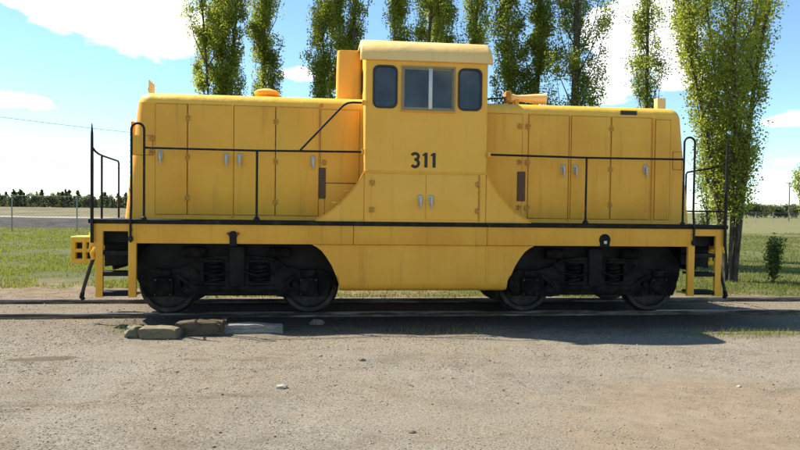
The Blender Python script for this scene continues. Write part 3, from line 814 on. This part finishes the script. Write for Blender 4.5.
# --- trucks
AX, WR = 1.045, .42
def spring(b, x, y, z0, z1, r, turns=5, wr=.016):
    n = turns * 12
    b.tube([(x + r * math.cos(2 * math.pi * k / 12), y + r * math.sin(2 * math.pi * k / 12), z0 + (z1 - z0) * k / n) for k in range(n + 1)], wr, 5)
def make_truck(xc):
    g = MB(); g.box(-.16, .16, -.95, .95, .55, .98, .03); g.box(-.70, .70, -.46, .46, .42, .80, .05)
    g.box(-1.35, 1.35, -.50, .50, .80, .95, .02)
    tr = g.build('truck', 'iron_black', loco); tr.location.x = xc
    tr['label'] = 'black four-wheel truck under the ' + ('left' if xc < 0 else 'right') + ' hood'
    for sy in (-1, 1):
        g = MB(); oc = [(x, z) for x, z in arc((-1.06, .74), .42, 90, 215, 9)] + [(-1.19, .40), (1.19, .40)] + [(x, z) for x, z in arc((1.06, .74), .42, -35, 90, 9)]
        g.plate(oc, [], min(sy * .93, sy * .965), max(sy * .93, sy * .965)); g.build('wheel_shield', 'iron_black', tr)
        y0, y1 = sorted((sy * .99, sy * 1.09))
        g = MB()
        top = [(-1.36, .50), (-1.36, .66), (-1.28, .74), (-1.20, .76), (-.88, .76), (-.72, .80), (-.52, .93), (-.20, .96), (.20, .96), (.52, .93), (.72, .80), (.88, .76), (1.20, .76), (1.28, .74), (1.36, .66), (1.36, .50)]
        bt = [(1.30, .36), (1.19, .36), (1.19, .60), (.90, .60), (.90, .36), (.70, .34), (.48, .385), (-.48, .385), (-.70, .34), (-.90, .36), (-.90, .60), (-1.19, .60), (-1.19, .36), (-1.30, .36)]
        holes = [[(-.48, .58), (-.17, .58), (-.17, .86), (-.48, .86)], [(.17, .58), (.48, .58), (.48, .86), (.17, .86)], [(-.80, .48), (-.74, .56), (-.72, .62), (-.82, .66)], [(.80, .48), (.82, .66), (.72, .62), (.74, .56)]]
        g.plate(top + bt, holes, y0, y1)
        ye = sy * 1.10
        g.plate([(-.86, .70), (-.60, .52), (.60, .52), (.86, .70), (.86, .65), (.62, .46), (-.62, .46), (-.86, .65)], [], min(sy * 1.091, sy * 1.125), max(sy * 1.091, sy * 1.125))
        g.build('side_frame', 'dusty_iron', tr)
        for x in (-.325, .325):
            g = MB(); spring(g, x, sy * 1.05, .565, .875, .088); spring(g, x, sy * 1.05, .565, .875, .05, 7, .012); g.build('coil_spring', 'dusty_iron', tr)
            g = MB(); g.box(x - .13, x + .13, sy * 1.05 - .12, sy * 1.05 + .12, .54, .565, .006); g.box(x - .13, x + .13, sy * 1.05 - .12, sy * 1.05 + .12, .875, .90, .006); g.build('spring_seat', 'iron_black', tr)
        g = MB(); g.box(-.11, .11, min(sy * 1.0, sy * 1.14), max(sy * 1.0, sy * 1.14), .50, 1.10, .02); g.build('bolster_end', 'iron_black', tr)
        for x in (-AX, AX):
            g = MB(); g.box(x - .135, x + .135, min(sy * .98, sy * 1.15), max(sy * .98, sy * 1.15), .37, .64, .02)
            g.lathe([(.13, 0), (.13, sy * .03), (.105, sy * .045), (.105, sy * .055), (.004, sy * .06)], (x, sy * 1.15, .49), 'y', 8)
            g.box(x - .10, x + .10, min(sy * 1.09, sy * 1.13), max(sy * 1.09, sy * 1.13), .66, .75, .01)
            jb_ = g.build('journal_box', 'dusty_iron', tr)
            for bx_, bz_ in ((-.105, .40), (.105, .40), (-.105, .61), (.105, .61)):
                q = MB(); q.lathe([(.016, 0), (.016, sy * .012), (.004, sy * .014)], (x + bx_, sy * 1.15, bz_), 'y', 6); q.build('bolt', 'wheel_steel', jb_)
            g = MB(); yb = sy * .66; xs_ = x + math.copysign(.47, -x)
            g.box(xs_ - .05, xs_ + .04, min(yb, sy * .82), max(yb, sy * .82), .36, .62, .02); g.tube([(xs_, sy * .74, .62), (xs_ + .05, sy * .74, .95)], .025, 6); g.build('brake_shoe', 'iron_black', tr)
    for x in (-AX, AX):
        for sy in (-1, 1):
            g = MB(); s = sy
            g.lathe([(.08, s * .09), (.10, s * .075), (.13, s * .03), (.30, s * .022), (.34, s * .05), (.345, s * .062), (.402, s * .066), (WR - .004, s * .055), (WR, s * .04), (WR + .008, s * -.045), (WR + .03, s * -.058), (WR + .03, s * -.072), (.40, s * -.085), (.33, s * -.075), (.28, s * -.03), (.12, s * -.04), (.09, s * -.08)], (x, sy * .755, RH + WR + .004), 'y', 40)
            wh = g.build('wheel', 'wheel_steel', tr)
        g = MB(); g.tube([(x, -1.05, RH + WR), (x, 1.05, RH + WR)], .075, 12); g.lathe([(.24, -.3), (.27, -.25), (.27, .25), (.24, .3)], (x, 0, RH + WR), 'y', 20); g.build('axle', 'iron_black', tr)
    for x in (-.62, .62):
        g = MB(); g.lathe([(.004, -.16), (.075, -.16), (.08, -.14), (.08, .12), (.05, .16), (.004, .17)], (x, -1.05, 1.01), 'x', 14); g.build('brake_cylinder', 'dusty_iron', tr)
        g = MB(); g.tube([(x, -1.06, .96), (x * 1.06, -1.10, .84), (x * .9, -1.13, .72), (x * .4, -1.15, .68), (x * .15, -1.15, .74)], .013, 6); g.build('brake_pipe', 'dusty_iron', tr)
    g = MB(); g.tube([(-.85, -.86, .36), (.85, -.86, .36)], .022, 6); g.build('brake_rod', 'iron_black', tr)
make_truck(-2.735); make_truck(2.735)

for o in pairs:            # the far side repeats the near side, turned half round
    copy_tree(o, loco, math.pi)

# ------------------------------------------------------------------ timber blocks and small things by the rail
rng = random.Random(7)
def timber(name, p0, p1, h, w, mat, label, cat, rough=.012, z0=-.01, split=0):
    a, c = Vector(p0), Vector(p1); L = (c - a).length; ang = math.atan2(c.y - a.y, c.x - a.x)
    b = MB(); secs = []
    n = 7
    for i in range(n + 1):
        x = L * i / n; l = []
        for (yy, zz) in rrect(0, w, 0, h, .014, 2):
            j = rng.uniform(-rough, rough) * (1.6 if i in (0, n) else .6)
            l.append((x + (rng.uniform(-rough, rough) * 1.3 if i in (0, n) else 0), yy + j, zz + j * .7 - split * max(0, i - 4) * .012 * (zz / h)))
        secs.append(l)
    b.loft(secs); o = b.build(name, mat, None, False)
    o.location = (a.x, a.y, z0); o.rotation_euler = (0, 0, ang)
    tag(o, label, cat); return o
timber('timber_block', (-2.36, -2.37), (-1.90, -2.42), .145, .22, 'wood_pale', 'short pale squared timber block lying next to the mossy stone', 'timber')
timber('timber_block', (-1.93, -2.22), (-1.36, -2.24), .19, .26, 'wood_weathered', 'thick brown weathered sleeper end between the pale block and grey plank', 'timber', .022)
timber('timber_plank', (-1.42, -2.12), (-.60, -2.06), .13, .20, 'wood_grey', 'long grey weathered plank lying in the locomotive shadow', 'timber', .012, -.01, 1)
def rock(name, x, y, rx, ry, rz, mat, seed, n=3):
    bm = bmesh.new(); bmesh.ops.create_icosphere(bm, subdivisions=n, radius=1)
    for v in bm.verts:
        k = 1 + .35 * noise.noise(v.co * 1.6 + Vector((seed, 0, 0))) + .14 * noise.noise(v.co * 4 + Vector((0, seed, 0)))
        v.co = Vector((v.co.x * rx, v.co.y * ry, v.co.z * rz)) * k
    me = bpy.data.meshes.new(name); bm.to_mesh(me); bm.free(); me.materials.append(M[mat])
    o = bpy.data.objects.new(name, me); COL.objects.link(o); o.location = (x, y, ground_z(x, y) + rz * .45); return o
tag(rock('stone', -2.46, -2.20, .12, .13, .11, 'stone_moss', 2), 'mossy rounded stone at the left end of the timbers', 'stone')
p = on_z(317, 324); tag(rock('clod', p.x, p.y, .10, .07, .05, 'clod', 5), 'dark clod lying in shadow below the left truck', 'clod')
for i, (px, py, r_, lab) in enumerate(((282, 388, .05, 'pale flat stone on the gravel left of centre'), (474, 334, .035, 'small dark stone at the shadow edge below the tank'), (739, 387, .025, 'small pale stone at the right on bare earth'), (362, 361, .04, 'dark pebble lump on the lit gravel below the tank'), (412, 432, .03, 'dark stone on the gravel at the bottom middle'))):
    p = on_z(px, py); tag(rock('stone', p.x, p.y, r_, r_ * .8, r_ * .5, 'clod' if 'dark' in lab else 'pale_stone', 10 + i, 2), lab, 'stone')

# gravel: loose stones on the lot
rg = np.random.default_rng(3)
def scatter_pebbles(n, xr, yr, smin, smax, pw):
    x = rg.uniform(*xr, n); y = rg.uniform(*yr, n) if pw == 1 else yr[0] + (yr[1] - yr[0]) * rg.uniform(0, 1, n) ** pw
    s = smin * (smax / smin) ** (rg.uniform(0, 1, n) ** 2.4)
    return x, y, s
xs, ys, ss = [], [], []
for a in ((44000, (-3.6, 4.8), (-7.0, -3.6), .003, .011, 1.0), (36000, (-5.5, 8.5), (-4.2, -1.2), .005, .014, 1.0), (11000, (-9, 12), (-1.2, 2.2), .008, .024, 1.0), (9000, (-8, 11), (-2.7, -.8), .007, .020, 1.0), (260, (-5, 8), (-7, -1.5), .012, .028, 1.0)):
    x, y, s = scatter_pebbles(*a); xs.append(x); ys.append(y); ss.append(s)
x, y, s = (np.concatenate(q) for q in (xs, ys, ss))
keep = np.array([fbm(a, b_, .8, 21) + .5 * fbm(a, b_, 2.2, 11) + rg.uniform(-.35, .35) > -.25 for a, b_ in zip(x, y)])
x, y, s = x[keep], y[keep], s[keep]; n = len(x)
z = np.array([ground_z(a, b_) for a, b_ in zip(x, y)])
octa = np.array([(1, 0, 0), (-1, 0, 0), (0, 1, 0), (0, -1, 0), (0, 0, 1), (0, 0, -1)], float)
fo = np.array([(0, 2, 4), (2, 1, 4), (1, 3, 4), (3, 0, 4), (2, 0, 5), (1, 2, 5), (3, 1, 5), (0, 3, 5)])
ang = rg.uniform(0, 6.28, n); ca, sa = np.cos(ang), np.sin(ang)
pv = octa[None] * rg.uniform(.6, 1.25, (n, 6, 1)) * np.stack([s, s * rg.uniform(.6, 1, n), s * rg.uniform(.4, .75, n)], 1)[:, None, :]
tilt = rg.uniform(-.5, .5, (n, 1))
pv[:, :, 2] += pv[:, :, 0] * tilt
px_, py_ = pv[:, :, 0] * ca[:, None] - pv[:, :, 1] * sa[:, None], pv[:, :, 0] * sa[:, None] + pv[:, :, 1] * ca[:, None]
vv = np.stack([px_ + x[:, None], py_ + y[:, None], pv[:, :, 2] + (z + s * .15)[:, None]], 2).reshape(-1, 3)
ff = (fo[None] + (np.arange(n) * 6)[:, None, None]).reshape(-1, 3)
nc_ = 170
sel = rg.choice(n, nc_, replace=False)
cv = (pv[sel] / s[sel][:, None, None]) * rg.uniform(.008, .02, (nc_, 1, 1))
cv = cv + np.stack([x[sel], y[sel], z[sel] + .004], 1)[:, None, :]
tag(fast_mesh('dirt_clods', cv.reshape(-1, 3), (fo[None] + (np.arange(nc_) * 6)[:, None, None]).reshape(-1, 3), 'clod'), 'small dark crumbs of earth strewn over the gravel', kind='stuff')
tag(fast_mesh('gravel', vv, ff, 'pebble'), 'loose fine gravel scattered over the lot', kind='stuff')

# ------------------------------------------------------------------ grass
def blades(name, x, y, h, wd, mat, lean=.45):
    n = len(x); z = np.array([ground_z(a, b_) for a, b_ in zip(x, y)])
    a = rg.uniform(0, 6.28, n); dx, dy = np.cos(a) * wd / 2, np.sin(a) * wd / 2
    la, ll = rg.uniform(0, 6.28, n), rg.uniform(0, lean, n) * h
    p0 = np.stack([x - dx, y - dy, z - .01], 1); p1 = np.stack([x + dx, y + dy, z - .01], 1)
    p2 = np.stack([x + np.cos(la) * ll, y + np.sin(la) * ll, z + h], 1)
    return fast_mesh(name, np.stack([p0, p1, p2], 1).reshape(-1, 3), np.arange(3 * n).reshape(n, 3), mat)
def meadow_points(n, xr, yr, thr, cluster=.25):
    y = yr[0] + (yr[1] - yr[0]) * rg.uniform(0, 1, n) ** 1.9
    x = rg.uniform(0, 1, n)
    sp = (y + 11) / (yr[1] + 11)
    x = xr[0](y) + (xr[1](y) - xr[0](y)) * x
    f = np.array([fbm(a, b_, .35, 31) + .6 * fbm(a, b_, 1.3, 17) for a, b_ in zip(x, y)])
    k = f + rg.uniform(-.3, .3, n) > thr(x, y)
    return x[k], y[k]
d = lambda y: y + 10.84
x1, y1 = meadow_points(75000, (lambda y: -.60 * d(y) - 1, lambda y: -.20 * d(y)), (2.8, 37), lambda x, y: -.25 + .9 * np.exp(-(y - 2.8) / 2.2))
x2, y2 = meadow_points(60000, (lambda y: .40 * d(y), lambda y: .86 * d(y) + 1), (1.3, 40), lambda x, y: -.2 + .6 * np.exp(-(y - 1.3) / 1.4))
x3, y3 = meadow_points(16000, (lambda y: -.25 * d(y), lambda y: .45 * d(y)), (1.5, 14), lambda x, y: -.3 + 0 * x)
x, y = np.concatenate([x1, x2, x3]), np.concatenate([y1, y2, y3])
dd_ = np.hypot(x, y + 10.84)
h = rg.uniform(.025, .085, len(x)) * (1 + .6 * (rg.uniform(0, 1, len(x)) > .93)); wd = .008 + .0011 * dd_
g = blades('meadow_grass', x, y, h, wd, 'grass_blade')
tag(g, 'patchy green and dry meadow grass behind the track', kind='stuff')
# sparse weeds along the edge of the track and lot
wx, wy = [], []
for (px, py, n, sp) in ((133, 333, 160, .11), (122, 328, 60, .12), (728, 335, 420, .5), (770, 336, 300, .5), (790, 334, 200, .5), (420, 332, 120, .5), (470, 333, 90, .3)):
    p = on_z(px, py); wx.append(rg.normal(p.x, sp, n)); wy.append(rg.normal(p.y, min(sp, .12), n))
wx, wy = np.concatenate(wx), np.concatenate(wy)
tag(blades('weeds', wx, wy, rg.uniform(.02, .10, len(wx)), .008, 'tuft_green', .9), 'thin green weeds beside the rail and timbers', kind='stuff')

# ------------------------------------------------------------------ poplars
def leaf_cloud(P, size, flat=.0):
    """P (n,3) leaf places -> quads"""
    n = len(P); nrm = rg.normal(size=(n, 3)); nrm /= np.linalg.norm(nrm, axis=1)[:, None]
    t1 = np.cross(nrm, rg.normal(size=(n, 3))); t1 /= np.linalg.norm(t1, axis=1)[:, None]; t2 = np.cross(nrm, t1)
    s = size * rg.uniform(.6, 1.25, (n, 1))
    q = np.stack([P - t1 * s * .5, P + t2 * s * .42 - t1 * s * .1, P + t1 * s * .6, P - t2 * s * .42 - t1 * s * .1], 1)
    return q.reshape(-1, 3), np.arange(4 * n).reshape(n, 4)
def poplar(px, depth, half_w, height, nleaf, label, mat='leaf_poplar', stems=1, nb=60, z0=1.2, fan=0., leaf=.065, trunk_r=.12, base=None, low=.5):
    global rg
    rg = np.random.default_rng(1000 + px)
    base = base or at_depth(px, depth)
    t = empty('poplar_tree', (base.x, base.y, 0))
    tag(t, label, 'tree', 'poplars behind the locomotive')
    wood_ = MB(); pts = []
    for si in range(stems):
        a0 = (0, math.pi, .5 * math.pi, .75 * math.pi, .2 * math.pi, 1.3 * math.pi, 1.7 * math.pi)[si] + rg.uniform(-.3, .3)
        lean = Vector((math.cos(a0), math.sin(a0) * .8, 0)) * half_w * (0 if stems == 1 else rg.uniform(.42, .58) if (si or stems == 2) else .3)
        b0 = Vector((math.cos(a0), math.sin(a0), 0)) * (.0 if stems == 1 else .10) + Vector((0, 0, -.1))
        hh = height * (1 if si == 0 else rg.uniform(.80, 1.0))
        ph = rg.uniform(0, 6.28)
        def spine(u):
            w = Vector((math.sin(u * 7 + ph), math.cos(u * 6 + ph), 0)) * .10 * u * (1 - u) * 2
            return b0 + lean * (min(1, u * 1.35) ** (1.25 if fan else .75)) * (1 + fan * u) + w + Vector((0, 0, u * hh))
        wood_.tube([spine(k / 14) for k in range(15)], [trunk_r * (1 - .96 * k / 14) * (1 if si == 0 else .5) + .006 for k in range(15)], 7)
        n_ = int(nb / (1 if stems == 1 else stems * .72))
        reach = half_w * (1 if stems == 1 else .36 if fan else .56)
        for k in range(n_):
            u = (z0 / hh) + (1 - z0 / hh) * (k + rg.uniform(0, 1)) / n_ * .97
            st = spine(u); a = rg.uniform(0, 6.28)
            pw = reach * (1. - .8 * max(0, u - .6) / .4) * (low + (1 - low) * min(1, u * 3))
            rr = pw * rg.uniform(.35, 1.0); ln = rr * rg.uniform(2.0, 3.2) + .25
            tip = st + Vector((math.cos(a) * rr, math.sin(a) * rr, ln))
            mid = st + Vector((math.cos(a) * rr * .68, math.sin(a) * rr * .68, ln * .42))
            if st.z < 10.5:
                wood_.tube([st, mid, tip], [.030 * (1 - u) + .010, .016 * (1 - u) + .007, .003], 4, False)
            nc = int(rg.integers(5, 9)); m_ = max(4, int(nleaf / (n_ * stems * nc)))
            for q in range(nc):
                c = rg.uniform(.15, 1.02); c0 = np.array(st) * (1 - c) ** 2 + np.array(mid) * 2 * c * (1 - c) + np.array(tip) * c * c
                sg = rg.uniform(.08, .17); c0 = c0 + rg.normal(size=3) * .09
                pts.append(c0 + np.clip(rg.normal(size=(int(m_ * rg.uniform(.4, 1.6)), 3)), -1.5, 1.5) * sg * np.array([1, 1, 1.35]))
    wood_.build('trunk', 'bark', t)
    P = np.concatenate(pts); P = P[P[:, 2] > .3]
    v, f = leaf_cloud(P, leaf)
    fast_mesh('crown', v, f, mat, t)
    return t
poplar(221, 23, 1.32, 13.5, 95000, 'broad bushy poplar with several stems, leftmost behind the locomotive', stems=3, nb=80)
poplar(264, 24, .68, 13, 44000, 'narrow columnar poplar right beside the leftmost broad poplar', 'leaf_dark')
poplar(341, 23, 1.40, 14, 95000, 'broad poplar rising directly behind the exhaust stack', stems=3, nb=80)
poplar(409, 23, 1.32, 14, 75000, 'bright poplar rising behind the left half of the cab roof', stems=2, nb=70)
poplar(455, 24, 1.32, 13.5, 70000, 'poplar rising behind the right half of the cab roof', stems=2, nb=70)
poplar(474, 30, .50, 10.3, 11000, 'small slim poplar whose tip shows by the cab roof right corner', 'leaf_dark', trunk_r=.07, nb=36)
poplar(521, 22, 1.2, 14, 85000, 'dense dark poplar standing just right of the cab', 'leaf_dark', stems=2, nb=80)
poplar(572, 21, 1.20, 13, 36000, 'open poplar with a bare visible trunk behind the horn', 'leaf_dark', nb=48, trunk_r=.21)
poplar(643, 24, .82, 13, 26000, 'sparse slim poplar behind the right hood', 'leaf_dark', nb=46)
pb = on_z(729, 281)
poplar(729, 15, 1.55, 9.6, 70000, 'large many-stemmed poplar standing near the right end of the locomotive', stems=6, fan=.75, leaf=.055, trunk_r=.085, base=pb, z0=1.5, nb=150, low=.28)
poplar(706, 19, .40, 3.2, 2600, 'young low poplar sapling seen through the right end railing', trunk_r=.03, z0=.3, leaf=.055, nb=24)
poplar(808, 40, 1.0, 4.6, 6000, 'pale leafy poplar cut off by the right edge of the picture', trunk_r=.08, z0=1.0, leaf=.11, nb=40)

# small bush on the right
pb = on_z(773, 284)
t = empty('bush', (pb.x, pb.y, 0)); tag(t, 'small dark upright bush standing alone in the meadow at right', 'bush')
b = MB(); pts = []
for k in range(16):
    a, rr = rg.uniform(0, 6.28), rg.uniform(.02, .19); tip = Vector((math.cos(a) * rr, math.sin(a) * rr, rg.uniform(.55, 1.12)))
    b.tube([(0, 0, -.05), tip * .5 + Vector((0, 0, .05)), tip], [.018, .010, .003], 4, False)
    uu = rg.uniform(.30, 1.05, 190); pts.append(np.array(tip) * uu[:, None] + rg.normal(size=(190, 3)) * np.array([.055, .055, .07]))
b.build('stem', 'bark', t)
v, f = leaf_cloud(np.concatenate(pts), .05); fast_mesh('foliage', v, f, 'leaf_bush', t)

# ------------------------------------------------------------------ far trees
def conifer(seed, kind):
    rr = np.random.default_rng(seed); H = 1.0
    t = empty('far_pine' if kind == 0 else 'far_tree')
    b = MB(); b.tube([(0, 0, -.05), (0, 0, .5), (0, 0, .93)], [.022, .015, .004], 5); b.build('trunk', 'bark', t)
    pts = []; n = 1500
    if kind == 0:
        for k in range(42):
            u = rr.uniform(.0, 1) ** 1.2; a = rr.uniform(0, 6.28); rad = .34 * (1 - u) ** .8 * rr.uniform(.6, 1.15) + .03
            q = rr.uniform(.1, 1, 36); pts.append(np.stack([np.cos(a) * rad * q, np.sin(a) * rad * q, u * .98 - .05 * q + 0 * q], 1) + rr.normal(size=(36, 3)) * .022)
    else:
        for k in range(30):
            c = rr.normal(size=3); c /= np.linalg.norm(c); c *= rr.uniform(.2, 1)
            c = c * np.array([.42, .42, .44]) + np.array([0, 0, .52]); pts.append(c + rr.normal(size=(46, 3)) * .075)
    P = np.concatenate(pts); P = P[P[:, 2] > .0]
    v, f = leaf_cloud(P, .085); fast_mesh('crown', v, f, 'leaf_far', t)
    return t
protos = [conifer(1, 0), conifer(2, 0), conifer(3, 0), conifer(4, 1), conifer(5, 1)]
used = set()
def far_tree(k, px, depth, H, wide, label, group):
    src = protos[k]
    if k in used:
        o = src.copy(); COL.objects.link(o)
        for ch in src.children:
            c = ch.copy(); COL.objects.link(c); c.parent = o
    else: o = src; used.add(k)
    p = at_depth(px, depth); o.location = (p.x, p.y, ground_z(p.x, p.y) - .05)
    o.scale = (H * wide, H * wide, H); o.rotation_euler = (0, 0, rg.uniform(0, 6.28))
    tag(o, label, 'tree', group)
px = -25
while px < 134:
    far_tree(int(rg.integers(0, 3)) if rg.uniform() < .78 else 3, px, rg.uniform(255, 300), rg.uniform(3.6, 7.8), rg.uniform(.8, 1.2), 'dark distant pine in the tree line left of the locomotive', 'far pines on the left horizon')
    px += rg.uniform(1.4, 3.6)
px = 734
while px < 830:
    far_tree(3 + int(rg.integers(0, 2)), px, rg.uniform(230, 270), rg.uniform(3.2, 6.2), rg.uniform(1.1, 1.7), 'dark round distant tree on the horizon right of the locomotive', 'far trees on the right horizon')
    px += rg.uniform(3.5, 8)
for p_ in (set(range(5)) - used):
    for ch in list(protos[p_].children): bpy.data.objects.remove(ch)
    bpy.data.objects.remove(protos[p_])

# ------------------------------------------------------------------ chain-link fences, poles and wires
def fence(p0, p1, n, h, label, wire_w=.006, pitch=.14):
    a, c = Vector(p0), Vector(p1); L = (c - a).length; ang = math.atan2(c.y - a.y, c.x - a.x)
    t = empty('chain_link_fence', (a.x, a.y, ground_z(a.x, a.y))); t.rotation_euler.z = ang
    tag(t, label, 'fence')
    for k in range(n + 1):
        x = L * k / n; q = MB(); q.tube([(x, 0, -.2), (x, 0, h + .04)], .04, 8); q.lathe([(.05, 0), (.05, .02), (.004, .05)], (x, 0, h + .04), 'z', 8); q.build('post', 'galvanised', t)
    q = MB(); q.tube([(0, 0, h), (L, 0, h)], .025, 6); q.build('top_rail', 'galvanised', t)
    vs, fs = [], []
    for k in range(int((L + h) / pitch)):
        x = k * pitch
        for s in (1, -1):
            xa, xb = (x - h, x) if s > 0 else (x, x - h)
            za, zb = .03, h
            pts = [(xa, za), (xb, zb)]
            if min(xa, xb) < 0 or max(xa, xb) > L: continue
            i = len(vs); vs += [(xa - wire_w, .006 * s, za), (xa + wire_w, .006 * s, za), (xb + wire_w, .006 * s, zb), (xb - wire_w, .006 * s, zb)]; fs.append((i, i + 1, i + 2, i + 3))
    o = fast_mesh('wire_mesh', np.array(vs), np.array(fs), 'galvanised', t); o['kind'] = 'stuff'
    return t
a, c = on_z(12, 231.2), on_z(77, 231.6)
dv = (c - a); fence(a - dv * 1, a + dv * 7, 8, 2.15, 'chain-link fence with grey posts along the ballast bank on the left', .004, .22)
a, c = at_depth(742, 112), at_depth(770, 116)
dv = (c - a); fence(a - dv * 2, a + dv * 3, 8, 1.9, 'far chain-link fence crossing the meadow at right', .006, .3)

def utility_pole(loc, h, label, arm=0.):
    t = empty('utility_pole', (loc.x, loc.y, 0)); tag(t, label, 'pole')
    b = MB(); b.tube([(0, 0, -.3), (0, 0, h * .5), (0, 0, h)], [.15, .125, .10], 10); b.build('shaft', 'wood_pole', t)
    b = MB(); b.box(-1.0, 1.0, -.06, .06, h - .42, h - .28, .01); b.build('crossarm', 'wood_pole', t).rotation_euler.z = arm
    return t
def wire(p, q, sag, label, r=.012):
    n = 24; pts = []
    for k in range(n + 1):
        u = k / n; v_ = p.lerp(q, u); v_.z -= sag * 4 * u * (1 - u); pts.append(v_)
    b = MB(); b.tube(pts, r, 4); o = b.build('overhead_wire', 'wire'); tag(o, label, 'wire')
def at_pix(px, py, depth): return CAM + ray(px, py) * depth
A, B = at_pix(-75, 107, 52), at_pix(185, 138, 66)
utility_pole(A, A.z, 'near utility pole beyond the left edge of the picture', .3); utility_pole(B, B.z, 'utility pole hidden behind the left hood', .3)
wire(A, B, .12, 'single overhead wire slanting down towards the left hood', .02)
A2, B2 = at_pix(-70, 149, 92), at_pix(185, 173, 125)
utility_pole(A2, A2.z + .3, 'farther utility pole beyond the left edge', .3); utility_pole(B2, B2.z + .3, 'farther utility pole hidden behind the left hood', .3)
wire(A2, B2, .3, 'upper of the two faint low wires left of the locomotive', .022)
wire(A2 - Vector((0, 0, .75)), B2 - Vector((0, 0, .75)), .3, 'lower of the two faint low wires left of the locomotive', .022)
P_ = at_depth(789, 150)
utility_pole(P_, 9.0, 'thin distant utility pole near the right edge', .2)
